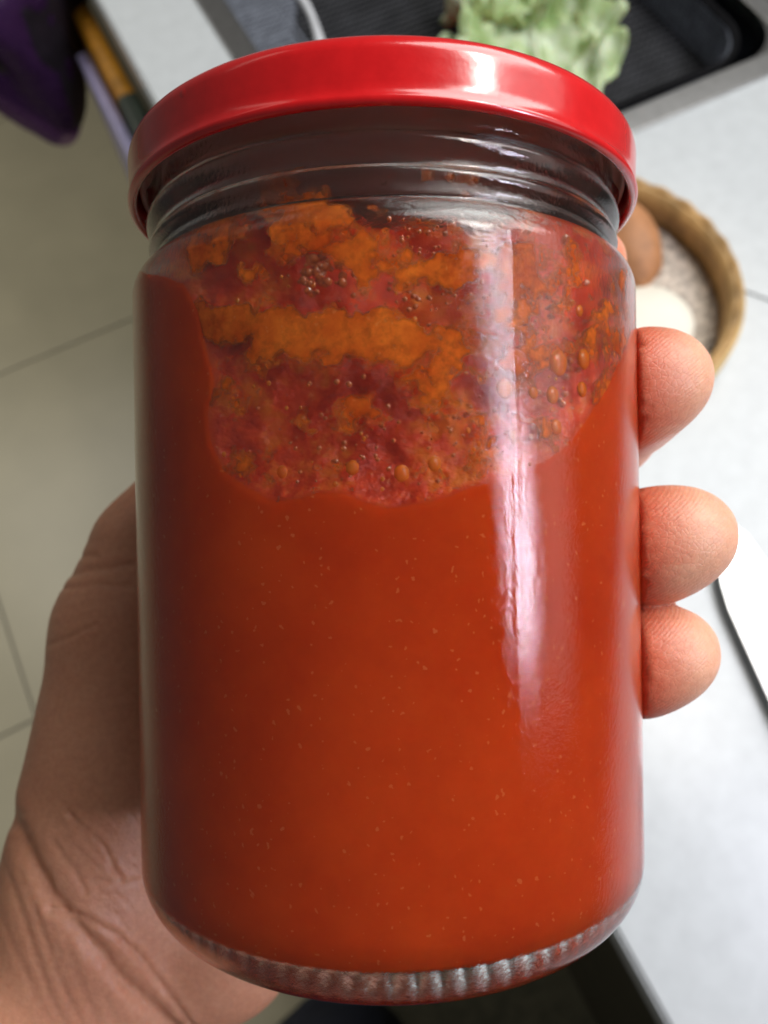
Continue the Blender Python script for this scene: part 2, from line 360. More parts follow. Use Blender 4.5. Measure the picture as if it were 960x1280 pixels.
# black mesh drain basket sitting in the sink
bk = empty('drain_basket', Matrix.Translation((SX0 + .05, SY0 + .05, TOP - .03))); tag(bk, 'black mesh drain basket sitting inside the steel sink', 'basket')
BX, BY = SX1 - SX0 - .09, SY1 - SY0 - .1
bm = bmesh.new(); p = .0105
for i in range(1, int(BX / p)): box_bm(bm, (i * p - .0014, .0, -.0492), (i * p + .0014, BY, -.046))
for i in range(1, int(BY / p)): box_bm(bm, (.0, i * p - .0014, -.0462), (BX, i * p + .0014, -.043))
me = bpy.data.meshes.new('mesh_bottom'); bm.to_mesh(me); bm.free(); o = link('mesh_bottom', me, BARS, bk, False)
box('tray', (.0, .0, -.062), (BX, BY, -.056), BLACK, bk, .002)
def tube(name, pts, r, mat, parent, n=8, closed=False):
    P = [Vector(q) for q in pts]; V = []; F = []; m = len(P); up = None
    for i, c in enumerate(P):
        t = (P[(i + 1) % m] - P[i - 1]) if closed else (P[min(i + 1, m - 1)] - P[max(i - 1, 0)])
        t.normalize(); u = up if up is not None else (Vector((0, 0, 1)) if abs(t.z) < .9 else Vector((1, 0, 0)))
        u = (u - u.dot(t) * t).normalized(); up = u; v = t.cross(u)
        rr = r(i / max(1, m - 1)) if callable(r) else r
        for j in range(n): a = 2 * math.pi * j / n; V.append(c + (u * math.cos(a) + v * math.sin(a)) * rr)
    for i in range(m if closed else m - 1):
        for j in range(n): a, b2 = i * n, ((i + 1) % m) * n; F.append((a + j, a + (j + 1) % n, b2 + (j + 1) % n, b2 + j))
    if not closed: F += [tuple(range(n))[::-1], tuple(range((m - 1) * n, m * n))]
    return link(name, mesh(name, V, F), mat, parent)
tube('rim', rrect(0, BX, 0, BY, .06, .012, 10), .005, BLACK, bk, closed=True)
# woven ledge between sink rim and basket, edged with a pale cord
bm = bmesh.new()
for i in range(60): box_bm(bm, (-.022 + (i % 2) * .0004, .10 + i * .009, .0152), (.040 + .02 * math.sin(i * .25 + .6), .1065 + i * .009, .0185))
for i in range(7): box_bm(bm, (-.020 + i * .009, .10, .0180), (-.0165 + i * .009, .64, .0200))
me = bpy.data.meshes.new('woven_ledge'); bm.to_mesh(me); bm.free(); link('woven_ledge', me, GREYMESH, bk, False)
tube('pale_cord', [(.046 + .018 * math.cos((y_ - .34) * 16), y_, .0215) for y_ in np.linspace(.12, .60, 60)], lambda t: .0055 + .0008 * math.sin(t * 400), simple('cord', (.62, .64, .68), .6), bk)
# woven wire side band, paler
bm = bmesh.new()
L = rrect(.004, BX - .004, .004, BY - .004, .06, 0, 10)
per = [Vector(q) for q in L]; cum = [0]
for i in range(len(per)): cum.append(cum[-1] + (per[(i + 1) % len(per)] - per[i]).length)
def along(s):
    s %= cum[-1]
    for i in range(len(per)):
        if s <= cum[i + 1]: return per[i].lerp(per[(i + 1) % len(per)], (s - cum[i]) / max(1e-9, cum[i + 1] - cum[i]))
for zz in np.arange(-.042, .01, .0062):
    for i in range(len(per)):
        a_, b_ = per[i], per[(i + 1) % len(per)]; 
        if (b_ - a_).length < 1e-6: continue
        t = (b_ - a_).normalized(); o_ = Vector((-t.y, t.x, 0)) * .001
        vs = [bm.verts.new(q) for q in (a_ - o_ + Vector((0, 0, zz)), a_ + o_ + Vector((0, 0, zz)), b_ + o_ + Vector((0, 0, zz)), b_ - o_ + Vector((0, 0, zz)), a_ - o_ + Vector((0, 0, zz + .003)), a_ + o_ + Vector((0, 0, zz + .003)), b_ + o_ + Vector((0, 0, zz + .003)), b_ - o_ + Vector((0, 0, zz + .003)))]
        for f in ((0, 3, 2, 1), (4, 5, 6, 7), (0, 1, 5, 4), (1, 2, 6, 5), (2, 3, 7, 6), (3, 0, 4, 7)): bm.faces.new([vs[q] for q in f])
s_ = 0
while s_ < cum[-1]:
    c = along(s_); box_bm(bm, c + Vector((-.0014, -.0014, -.044)), c + Vector((.0014, .0014, .012))); s_ += .009
me = bpy.data.meshes.new('mesh_side'); bm.to_mesh(me); bm.free(); link('mesh_side', me, GREYMESH, bk, False)

def leaf(name, c, length, width, rot, seed, label, tilt=0):
    nu, nv = 60, 44; V = []
    u, v = np.meshgrid(np.linspace(0, 1, nu), np.linspace(-1, 1, nv), indexing='ij')
    wd = width * (np.sin(np.pi * np.clip(u * .88 + .10, 0, 1)) ** .7) * (1 + .22 * fbm(u * 7, np.sign(v) * 3, 0, 3, seed))
    x = u * length + .02 * fbm(u * 4, v * 3, 1, 2, seed); y = v * wd * .5
    z = .012 + .03 * v ** 2 * (.5 + u) + .024 * fbm(u * 5, v * 4, 2, 4, seed) * (.3 + np.abs(v)) + .011 * np.sin(u * 38 + 5 * fbm(u * 3, v * 2, 5, 2, seed)) * np.abs(v) ** 3 + tilt * u
    V = np.stack([x, y, z], -1).reshape(-1, 3)
    i, j = np.meshgrid(np.arange(nu - 1), np.arange(nv - 1), indexing='ij'); Q = np.stack([i * nv + j, (i + 1) * nv + j, (i + 1) * nv + j + 1, i * nv + j + 1], -1).reshape(-1, 4)
    e_ = empty(name, Matrix.Translation(c) @ Matrix.Rotation(rot, 4, 'Z')); tag(e_, label, 'lettuce', 'lettuce leaves in the drain basket')
    o = link('blade', np_mesh('blade', V, Q), LETTUCE, e_); md = o.modifiers.new('s', 'SOLIDIFY'); md.thickness = .0008
    tube('midrib', [(t * length * .8 - .01, .004 * math.sin(t * 5), .014 + tilt * t + .004 * (1 - t)) for t in np.linspace(0, 1, 14)], lambda t: .006 * (1 - t) + .0012, simple('lettuce_rib', (.62, .68, .50), .4, .1), e_)
    return e_
BZ = TOP - .073
leaf('lettuce_leaf', (.355, .62, BZ), .28, .19, math.radians(25), 3, 'pale lettuce leaf with thick rib lying toward the jar lid in the drain basket')
leaf('lettuce_leaf', (.505, .595, BZ + .012), .22, .20, math.radians(70), 9, 'greener ruffled lettuce leaf lying over the pale one in the drain basket', .02)

c_ = pix(700, 12, BZ + .02); leaf('lettuce_leaf', (c_[0], c_[1], BZ + .02), .15, .12, math.radians(168), 21, 'small whitish lettuce leaf pointing away from the greener ones in the drain basket')

# ------------------------------------------------------------------ bamboo sieve and what lies in it
BC = Vector((.372, .338, TOP)); BR = .136
sv = empty('bamboo_sieve', Matrix.Translation(BC)); tag(sv, 'round shallow bamboo sieve with brown rim on the counter', 'sieve')
link('outer_band', lathe('outer_band', [(BR - .006, .0), (BR, .0), (BR + .002, .02), (BR + .001, .038), (BR - .005, .038)], 96, closed=True), BAMPALE, sv)
link('inner_band', lathe('inner_band', [(BR - .0115, .004), (BR - .0065, .004), (BR - .0055, .02), (BR - .0055, .0415), (BR - .0115, .0415)], 96, closed=True), BAMBOO, sv)
tube('binding', [(math.cos(t) * (BR - .005), math.sin(t) * (BR - .005), .041 + .0015 * math.sin(t * 30)) for t in np.linspace(0, 2 * math.pi, 120, endpoint=False)], .0034, BAMBOO, sv, closed=True)
bm = bmesh.new(); pw = .0085
for ax in (0, 1):
    for i in range(-16, 17):
        c = i * pw
        if abs(c) > BR - .012: continue
        h = math.sqrt((BR - .011) ** 2 - c * c); nseg = max(2, int(2 * h / (pw)))
        prev = None
        for sgm in range(nseg + 1):
            t = -h + 2 * h * sgm / nseg; zz = .006 + .0012 * math.cos(math.pi * (t / pw + i + ax)) * (1)
            A, B = ((t, c - pw * .42, zz), (t, c + pw * .42, zz)) if ax == 0 else ((c - pw * .42, t, zz), (c + pw * .42, t, zz))
            q = (bm.verts.new(A), bm.verts.new(B))
            if prev: bm.faces.new((prev[0], prev[1], q[1], q[0]))
            prev = q
me = bpy.data.meshes.new('woven_base'); bm.to_mesh(me); bm.free(); o = link('woven_base', me, WEAVE, sv); o.modifiers.new('s', 'SOLIDIFY').thickness = .001
def lump(name, c, r, sc, rot, mat, label, cat, seed, amp=.08, z0=None):
    bm = bmesh.new(); bmesh.ops.create_icosphere(bm, subdivisions=5, radius=1)
    for v in bm.verts:
        p = np.array(v.co); f = 1 + amp * float(fbm(p[0] * 1.3, p[1] * 1.3, p[2] * 1.3, 3, seed)); v.co = Vector((p[0] * sc[0] * f * r, p[1] * sc[1] * f * r, max(p[2] * f, -.8) * sc[2] * r + .8 * sc[2] * r))
    me = bpy.data.meshes.new(name); bm.to_mesh(me); bm.free(); o = link(name, me, mat); o.location = c; o.rotation_euler.z = rot; return tag(o, label, cat)
lump('potato', (.432, .368, TOP + .0075), .036, (1.45, .85, .75), math.radians(70), POTATO, 'smooth light brown potato lying in the bamboo sieve', 'potato', 2)
lump('dough_ball', (.388, .282, TOP + .0075), .045, (1.25, 1.0, .4), .3, DOUGH, 'white dough ball beside the potato in the bamboo sieve', 'dough', 5, .04)

# ------------------------------------------------------------------ knife lying on the counter
kf = empty('kitchen_knife', Matrix.Translation((.300, .0, TOP)) @ Matrix.Rotation(math.radians(-102.5), 4, 'Z')); tag(kf, 'kitchen knife with bright steel blade lying on the counter', 'knife')
# local x runs from tip to handle, +y to the spine
prof = [(-.095, .034), (-.09, .022), (-.075, .011), (-.052, .003), (-.03, 0), (.12, 0), (.12, .046), (-.05, .046), (-.085, .040)]
V = [(x, y, (.012 + .0006)) for x, y in prof] + [(x, y, .012 - .0006) for x, y in prof]; n = len(prof)
F = [tuple(range(n)), tuple(range(2 * n - 1, n - 1, -1))] + [(i, n + i, n + (i + 1) % n, (i + 1) % n) for i in range(n)]
link('blade', mesh('blade', V, F), BLADE, kf, False)
box('handle', (.12, .018, .0), (.24, .046, .02), BLACK, kf, .005)

# ------------------------------------------------------------------ purple bag, food packet, trousers
bgx = pix(84, 176, .62)
pb = empty('plastic_bag', Matrix.Translation((bgx[0], bgx[1], .62))); tag(pb, 'purple translucent plastic bag with dark contents hanging beside the counter', 'bag')
def bagmesh(name, sc, seed, z0):
    nu, nv = 72, 40; u, v = np.meshgrid(np.linspace(0, 2 * np.pi, nu, endpoint=False), np.linspace(0, 1, nv), indexing='ij')
    wdt = .016 + .142 * np.clip(v * 1.1, 0, 1) ** .75
    wdt = wdt * np.where(v > .8, 1 - (v - .8) * 1.6, 1) * sc
    cr = 1.1 + .22 * fbm(np.cos(u) * 2.2, np.sin(u) * 2.2, v * 3, 4, seed) + .06 * np.sin(u * 9 + v * 6)
    x = np.cos(u) * wdt * .85 * cr - .012 * v; y = np.sin(u) * wdt * .62 * cr + .07 * v; z = z0 + v * .30 * sc
    V = np.stack([x, y, z], -1).reshape(-1, 3); i = np.arange(nu)[:, None]; j = np.arange(nv - 1)[None]; k2 = (i + 1) % nu
    Q = np.stack([i * nv + j, k2 * nv + j, k2 * nv + j + 1, i * nv + j + 1], -1).reshape(-1, 4)
    Q = np.vstack([Q])
    return np_mesh(name, V, Q)
link('film', bagmesh('film', 1, 4, 0), FILM, pb)
o = link('contents', bagmesh('contents', .86, 8, .022), RUBBISH, pb); o.location = (.014, -.004, 0)
pk = empty('food_packet', Matrix.Translation((.065, 1.0, .50))); tag(pk, 'orange and dark green packet with lilac edge hanging at the cabinet front', 'packet')
box('pouch', (.008, -.13, .02), (.034, .16, .30), ORANGE, pk, .01)
box('lower_print', (.0055, -.155, .0), (.0345, -.05, .303), DGREEN, pk, .008)
box('edge_film', (-.012, -.17, .0), (.0035, .10, .27), LILAC, pk, .004)
tl = empty('trousers', Matrix.Translation((-.27, -.265, 0))); tag(tl, 'navy cloth trouser leg of the person holding the jar', 'trousers')
nu, nv = 64, 60; u, v = np.meshgrid(np.linspace(0, 2 * np.pi, nu, endpoint=False), np.linspace(0, 1, nv), indexing='ij')
rr = (.115 + .035 * v) * (1 + .10 * fbm(np.cos(u) * 1.5, np.sin(u) * 1.5, v * 9, 4, 3)); 
V = np.stack([np.cos(u) * rr * 1.1, np.sin(u) * rr - .10 * v, .02 + v * .9], -1).reshape(-1, 3)
i = np.arange(nu)[:, None]; j = np.arange(nv - 1)[None]; k2 = (i + 1) % nu
link('leg', np_mesh('leg', V, np.stack([i * nv + j, k2 * nv + j, k2 * nv + j + 1, i * nv + j + 1], -1).reshape(-1, 4)), NAVY, tl)

# ------------------------------------------------------------------ the jar
jar = empty('sauce_jar', MJ @ Matrix.Rotation(-math.pi / 2, 4, 'X'))    # jar's own z runs up its axis, -y faces the lens
tag(jar, 'glass jar of orange red chilli sauce with glossy red lid held in a hand', 'jar')
RI = 36.0
outer = [(0.01, -53.8), (20, -54.0), (24.2, -54.0), (25.3, -54.3), (26.0, -55.0), (26.4, -55.8), (26.8, -56.6), (27.6, -57.2), (29, -57.35), (31.0, -57.3)] + arc((30.8, -50.1), 7.2, -88, 0, 18)[1:] + [(38, -20), (38.05, 0), (38, 31.3)] + arc((33.2, 31.3), 4.8, 0, 72, 14)[1:] \
    + [(34.85, 36.2), (34.7, 36.8), (34.9, 37.3), (35.5, 37.9), (35.65, 38.5), (35.5, 39.1), (34.9, 39.5), (34.8, 39.9), (35.2, 40.5), (35.8, 41.3), (35.95, 42.2), (35.7, 43.0), (35.2, 43.6), (35.1, 44.4), (35.1, 49.4), (34.7, 50.4), (34.0, 50.8), (33.2, 50.75)]
inner = [(32.7, 50.3), (32.5, 48), (32.5, 38.5), (32.5, 36.6)] + arc((32.2, 32.2), 3.8, 80, 0, 10)[1:] + [(RI, 10), (RI, -47)] + arc((30.5, -47.3), 5.5, 0, -90, 14)[1:] + [(20, -52.6), (0.01, -52.3)]
prof = refine(outer, 1.0) + refine(inner, 1.5)
def gl(r, z, T):
    z = z + 0; fr = np.clip(1.3 - 1.3 * ((z + 56.0) / .85) ** 2, 0, 1) * (r < 28) * (r > 24.5)      # ribs inside the standing ring
    r = r + .30 * fr * np.cos(T * 66)
    th = 0
    for t0 in np.arange(6) * math.pi / 3:                                                           # six short lugs of the screw finish
        d = (T - t0 + math.pi) % (2 * math.pi) - math.pi
        th = th + np.exp(-((z - (45.9 + 1.1 * d)) / .75) ** 2) * np.clip((.48 - np.abs(d)) / .12, 0, 1) * (r > 34.2)
    r = r + .85 * th
    seam = np.exp(-(((T + 1.18 + math.pi) % (2 * math.pi) - math.pi) / .010) ** 2) * (r > 34) * (z > -49)
    return r + .035 * seam + .06 * fbm(np.cos(T) * 1.5, np.sin(T) * 1.5, z * .06, 2, 5) * (np.abs(z) < 44), z
me = lathe('glass', prof, 66 * 10, gl)
me.transform(Matrix.Scale(MM, 4)); glass = link('glass', me, GLASS, jar)
lidp = [(0.01, 51.4), (29, 51.4), (30.5, 51.7), (32, 52.5), (33.5, 53.0)] + arc((35.9, 50.6), 2.45, 90, 0, 10) + [(38.3, 49.6), (38.2, 46.4), (38.35, 45.7)] + arc((37.8, 45.25), .7, 20, -180, 10) + [(37.1, 46), (37.4, 49.5), (36.5, 51.3), (33.5, 51.7), (31.5, 51.5), (30.0, 51.1), (28.8, 50.95), (0.01, 50.95)]
me = lathe('lid', refine(lidp, .8), 256); me.transform(Matrix.Scale(MM, 4)); link('lid', me, ENAMEL, jar)

me = lathe('liner', refine([(0.01, 50.9), (28.8, 50.88), (30.2, 50.85), (32, 50.9), (36.0, 50.95), (36.6, 49.8), (36.75, 47.2), (36.35, 47.2), (36.2, 49.5), (35.7, 50.3), (0.01, 50.4)], .8), 200); me.transform(Matrix.Scale(MM, 4)); link('liner', me, simple('lid_lacquer', (.46, .29, .24), .4), jar)
# bubble outline on the front of the glass, in millimetres across and up the jar
def onwall(px, py, R=RI):
    a, b = (px - 484) / 960, (640 - py) / 960
    A = a * a + 1; Bq = -2 * a * a * JD * 1000; C = a * a * (JD * 1000) ** 2 - R * R
    z = (-Bq + math.sqrt(max(0, Bq * Bq - 4 * A * C))) / (2 * A); dep = JD * 1000 - z
    x, y = a * dep, b * dep; c, s = math.cos(-ROLL), math.sin(-ROLL)
    return x * c - y * s, x * s + y * c
bub = [(212, 352), (238, 362), (254, 395), (262, 440), (272, 480), (264, 515), (268, 560), (282, 590), (310, 612), (345, 630), (372, 628), (400, 619), (430, 621), (455, 632), (485, 640), (515, 634), (545, 628), (575, 617), (610, 606), (640, 596), (680, 576), (706, 556), (730, 520), (748, 490), (766, 450), (778, 410), (784, 370), (786, 330)]
P = np.array([onwall(*q) for q in bub]); P = np.vstack([[-40, 36], P, [40, 40], [40, 60], [-40, 60]])
def poly_sd(x, y, P):
    d = np.full(x.shape, 1e9); ins = np.zeros(x.shape, bool)
    for a, b in zip(P, np.roll(P, -1, 0)):
        e = b - a; t = np.clip(((x - a[0]) * e[0] + (y - a[1]) * e[1]) / (e @ e), 0, 1)
        d = np.minimum(d, np.hypot(x - a[0] - t * e[0], y - a[1] - t * e[1]))
        c = (a[1] > y) != (b[1] > y); xi = a[0] + (y - a[1]) / (b[1] - a[1] if b[1] != a[1] else 1e-9) * e[0]
        ins ^= c & (x < xi)
    return np.where(ins, d, -d)
h = .6; ax = np.arange(-38, 38.01, h); ay = np.arange(-54.5, 51, h)
X, Y = np.meshgrid(ax, ay, indexing='ij'); sdp = poly_sd(X, Y, P)
zc = np.sqrt(np.maximum(0, (RI + .3) ** 2 - X ** 2))
dd = np.clip(sdp, 0, None)
rec = 1.9 * (1 - np.exp(-dd / 2.2)) + .20 * dd + .006 * dd ** 2 + 1.1 * np.clip(Y - 35, 0, 20) + (1.1 * fbm(X / 6, Y / 6, 0, 4, 11) + .6 * fbm(X / 1.8, Y / 1.8, 3, 2, 17)) * np.clip(dd / 4, 0, 1)
H = np.where(sdp > 0, zc - rec, zc + .9 * -sdp)
# inner wall as a signed distance (radius by height), sauce laps 0.25 mm into it
ip = np.array(inner[::-1]); ip = ip[np.argsort(ip[:, 1], kind='stable')]
ri = np.interp(ay, [-52.9, -52.7, -51.6, -50, -48.5, -47.3, -30, 32.2, 34.5, 36.2, 37.5, 51], [20, 31.5, 34.1, 35.3, 35.85, RI, RI, RI, 35.1, 32.5, 32, 31.8]) + .25
Xg, Yg, Zg = np.meshgrid(ax, ay, ax, indexing='ij')
f = np.hypot(Xg, Zg) - ri[None, :, None]
f = np.maximum(f, -(Yg + 52.9)); f = np.maximum(f, Yg - 38.5 + .06 * (Zg + 20) + (.8 * fbm(X / 5, Y / 5, 0, 2, 3))[:, :, None])
f = np.maximum(f, np.clip((Zg - H[:, :, None]) * .8, -3, 3))
V, Q = surface_nets(f.astype(np.float32), (ax[0], ay[0], ax[0]), h)
V = np.stack([V[:, 0], -V[:, 2], V[:, 1]], 1) * MM
air = np.clip((np.interp(V[:, 2] * 1000, ay, ri) - np.hypot(V[:, 0], V[:, 1]) * 1000 - .25) / .5, 0, 1) * (V[:, 2] > -.045)
me = np_mesh('sauce', V, Q); at_ = me.attributes.new('air', 'FLOAT', 'POINT'); at_.data.foreach_set('value', air.astype(np.float32)); link('sauce', me, SAUCE, jar)

# smears left on the inside of the glass above the sauce
blobs = [(375, 300, 42, 48, 1.3), (400, 270, 30, 24, 1.1), (330, 340, 30, 22, .8), (300, 405, 50, 26, 1.3), (370, 415, 60, 30, 1.3), (440, 395, 60, 36, 1.1), (470, 320, 70, 34, 1.1), (545, 340, 60, 50, 1.1), (520, 430, 70, 26, 1.1), (580, 400, 40, 60, .9),
         (640, 350, 45, 60, .9), (650, 440, 40, 50, .7), (715, 350, 40, 50, .7), (755, 400, 24, 60, .8), (470, 300, 60, 20, .8), (265, 320, 20, 22, .8), (285, 285, 18, 22, .9), (390, 520, 22, 40, .7), (440, 525, 40, 22, .9), (530, 500, 36, 30, .9), (560, 460, 40, 24, .8), (430, 580, 34, 14, .7), (370, 500, 16, 50, .5),
         (320, 575, 24, 26, .5), (300, 520, 24, 26, .4), (500, 590, 14, 12, .8), (535, 585, 12, 14, .7), (690, 430, 20, 40, .6), (600, 540, 20, 40, .5)]
holes = [(390, 345, 24, 26, 1.6), (290, 365, 26, 22, 1.0), (560, 385, 42, 20, 1.0), (460, 375, 32, 12, .9), (735, 375, 16, 34, 1.0), (525, 315, 26, 16, .6), (620, 300, 60, 14, .8)]
t_ = np.linspace(-1.12, 1.12, 460); y_ = np.linspace(-2, 41, 270); T2, Y2 = np.meshgrid(t_, y_, indexing='ij')
Rw = np.interp(Y2, [-48, 32.2, 34.5, 36.2, 37.5, 51], [RI, RI, 35.1, 32.5, 32, 31.8])
XX = Rw * np.sin(T2); ZZ = Rw * np.cos(T2); dep = JD * 1000 - ZZ; PX = 484 + XX / dep * 960; PY = 640 - Y2 / dep * 960
fld = np.zeros(T2.shape)
wx = 26 * fbm(XX / 4, Y2 / 4, ZZ / 4, 4, 51); wy = 26 * fbm(XX / 4, Y2 / 4, ZZ / 4, 4, 61); PX = PX + wx; PY = PY + wy
for a, b, rx, ry, amp in blobs: fld = np.maximum(fld, amp * np.exp(-((PX - a) / rx) ** 2 - ((PY - b) / ry) ** 2))
for a, b, rx, ry, amp in holes: fld -= amp * np.exp(-((PX - a) / rx) ** 2 - ((PY - b) / ry) ** 2)
nz = fbm(XX / 5, Y2 / 5, ZZ / 5, 4, 21); nf = fbm(XX / 1.3, Y2 / 1.3, ZZ / 1.3, 3, 31)
fld = fld + .75 * nz + .45 * nf + .35 * fbm(XX / 2.4, Y2 / 2.4, ZZ / 2.4, 4, 41) - .34
sd2 = poly_sd(XX, Y2, P); fld = np.where(sd2 > .2, fld, -1)
thick = np.clip(fld * 2.2, 0, 1.1) + .06
cover = np.clip(fld * 1.5 + .2, 0, .95); ok = fld > -.16
Rf = Rw + .12; Rb = Rw - thick
def wrap(r): return np.stack([r * np.sin(T2), -r * np.cos(T2), Y2], -1).reshape(-1, 3) * MM
nv = len(y_); i, j = np.meshgrid(np.arange(len(t_) - 1), np.arange(nv - 1), indexing='ij')
keep = (ok[:-1, :-1] & ok[1:, :-1] & ok[:-1, 1:] & ok[1:, 1:])
Q = np.stack([i * nv + j, (i + 1) * nv + j, (i + 1) * nv + j + 1, i * nv + j + 1], -1)[keep]
N = T2.size
Vall = np.vstack([wrap(Rf), wrap(Rb)]); Qa = np.vstack([Q, Q[:, ::-1] + N])
# rim faces so that each smear is a closed film
kp = np.pad(keep, 1); rim = []
I, J = np.nonzero(keep)
for di, dj, c in ((-1, 0, ((0, 1), (0, 0))), (1, 0, ((1, 0), (1, 1))), (0, -1, ((0, 0), (1, 0))), (0, 1, ((1, 1), (0, 1)))):
    m = ~kp[I + 1 + di, J + 1 + dj]; a = (I[m] + c[0][0]) * nv + J[m] + c[0][1]; b = (I[m] + c[1][0]) * nv + J[m] + c[1][1]; rim.append(np.stack([b, a, a + N, b + N], 1))
Qa = np.vstack([Qa] + rim); use = np.unique(Qa); mp_ = -np.ones(len(Vall), int); mp_[use] = np.arange(len(use))
me = np_mesh('smear', Vall[use], mp_[Qa])
for nm, arr in (('cover', np.tile(cover.ravel(), 2)[use]), ('air', (np.arange(2 * N) >= N).astype(float)[use])):
    at_ = me.attributes.new(nm, 'FLOAT', 'POINT'); at_.data.foreach_set('value', arr.astype(np.float32))
o = link('smear', me, SMEAR, jar); tag(o, 'orange smears of sauce clinging inside the upper glass')
# drops on the inside of the glass
bmd = bmesh.new(); rnd = random.Random(4)
dl = [(690, 455, 15), (687, 535, 9), (683, 495, 10), (625, 487, 11), (660, 492, 7), (720, 450, 12), (718, 488, 9), (500, 592, 9), (440, 585, 8), (635, 545, 6), (715, 390, 7), (355, 590, 7), (540, 580, 8), (620, 600, 4)]
for q in range(70):
    dl.append((rnd.uniform(280, 760), rnd.uniform(330, 615), rnd.uniform(1.2, 3.5)))
for a, b, r in dl:
    x, y = onwall(a, b)
    if poly_sd(np.array([x]), np.array([y]), P)[0] < .4 or abs(x) > 34: continue
    rmm = r / 10.5; th = math.asin(x / RI)
    m = Matrix.Translation((RI * math.sin(th) * MM, -RI * math.cos(th) * MM, y * MM)) @ Matrix.Rotation(th, 4, 'Z') @ Matrix.Diagonal((rmm * MM, .45 * rmm * MM, rmm * 1.15 * MM, 1))
    bmesh.ops.create_icosphere(bmd, subdivisions=2, radius=1, matrix=m)
me = bpy.data.meshes.new('drops'); bmd.to_mesh(me); bmd.free(); o = link('droplets', me, DROP, jar); o['kind'] = 'stuff'

# wet foam bubbles clinging to the glass
wt = NT('wet_bubble'); wt.set(Base_Color=(.62, .12, .012, 1), Roughness=0.04, Specular_IOR_Level=.9); wt.p.inputs['Coat Weight'].default_value = 1; wt.p.inputs['Coat Roughness'].default_value = .02
wt.l(wt.bump(wt.noise(900, 2).outputs[0], .1, .0005), wt.p.inputs['Normal'])
bmd = bmesh.new(); fl2 = [(rnd.gauss(392, 14), rnd.gauss(340, 12), rnd.uniform(2, 6)) for q in range(60)] + [(rnd.gauss(540, 60), rnd.gauss(345, 30), rnd.uniform(1.2, 3.5)) for q in range(170)] + [(rnd.gauss(520, 110), rnd.gauss(540, 45), rnd.uniform(1.2, 4)) for q in range(120)] + [(rnd.gauss(690, 30), rnd.gauss(430, 70), rnd.uniform(1.5, 5)) for q in range(70)]
for a, b, r in fl2:
    x, y = onwall(a, b)
    if abs(x) > 33 or y > 33 or poly_sd(np.array([x]), np.array([y]), P)[0] < .6: continue
    rmm = r / 10.5; th = math.asin(x / RI); Rr = RI - .35 * rmm - rnd.uniform(.5, 1.5)
    bmesh.ops.create_icosphere(bmd, subdivisions=2, radius=1, matrix=Matrix.Translation((Rr * math.sin(th) * MM, -Rr * math.cos(th) * MM, y * MM)) @ Matrix.Diagonal((rmm * MM, rmm * MM, rmm * MM, 1)))
me = bpy.data.meshes.new('foam'); bmd.to_mesh(me); bmd.free(); o = link('foam', me, wt.m, jar); o['kind'] = 'stuff'

# ------------------------------------------------------------------ the hand (jar frame, millimetres)
hh = 1.0; lo = np.array([-136., -168, -84]); hi = np.array([74., 72, 44])
gx, gy, gz = (np.arange(l, u_, hh, dtype=np.float32) for l, u_ in zip(lo, hi))
D = np.full((len(gx), len(gy), len(gz)), 50., np.float32)
def cone(a, b, ra, rb, kk=6., sq=(1, 1, 1)):
    a, b = np.array(a, float), np.array(b, float); pad = max(ra, rb) + 3 * kk
    l = np.minimum(a, b) - pad; u_ = np.maximum(a, b) + pad
    s = tuple(slice(max(0, int((l[i] - lo[i]) / hh)), max(0, int((u_[i] - lo[i]) / hh) + 1)) for i in range(3))
    x, y, z = gx[s[0]][:, None, None], gy[s[1]][None, :, None], gz[s[2]][None, None, :]
    ab = b - a; q = ((x - a[0]) * ab[0] + (y - a[1]) * ab[1] + (z - a[2]) * ab[2]) / max(1e-6, ab @ ab); q = np.clip(q, 0, 1)
    d = np.sqrt(((x - a[0] - q * ab[0]) / sq[0]) ** 2 + ((y - a[1] - q * ab[1]) / sq[1]) ** 2 + ((z - a[2] - q * ab[2]) / sq[2]) ** 2) - (ra + (rb - ra) * q)
    e = D[s]; hq = np.clip(.5 + .5 * (e - d) / kk, 0, 1); D[s] = (e + (d - e) * hq - kk * hq * (1 - hq)).astype(np.float32)
# wrist and forearm
cone((-62, -92, -40), (-84, -122, -28), 23, 24, 10); cone((-84, -122, -28), (-128, -176, 2), 24, 28, 10)
# palm: four metacarpals fanning to the knuckles, the two pads at the heel
car = [(-56, -70, -46), (-48, -76, -48), (-42, -83, -47), (-36, -88, -44)]
mcp = [(-6, 26, -57), (4, 6, -58), (8, -16, -57), (4, -38, -53)]
for a, b in zip(car, mcp): cone(a, b, 13, 11, 9)
cone((-36, -90, -40), (-10, -58, -47), 15, 12, 9)
cone((-60, -74, -34), (-54, -24, -41), 18.5, 15.5, 10)
# thumb, lying up behind the glass
cone((-54, -24, -41), (-50, -8, -43), 15.5, 12.5, 5); cone((-50, -8, -43), (-27, 26, -51), 12.2, 10.5, 5); cone((-26, 26, -51), (-8, 50, -53), 11, 8.5, 4)
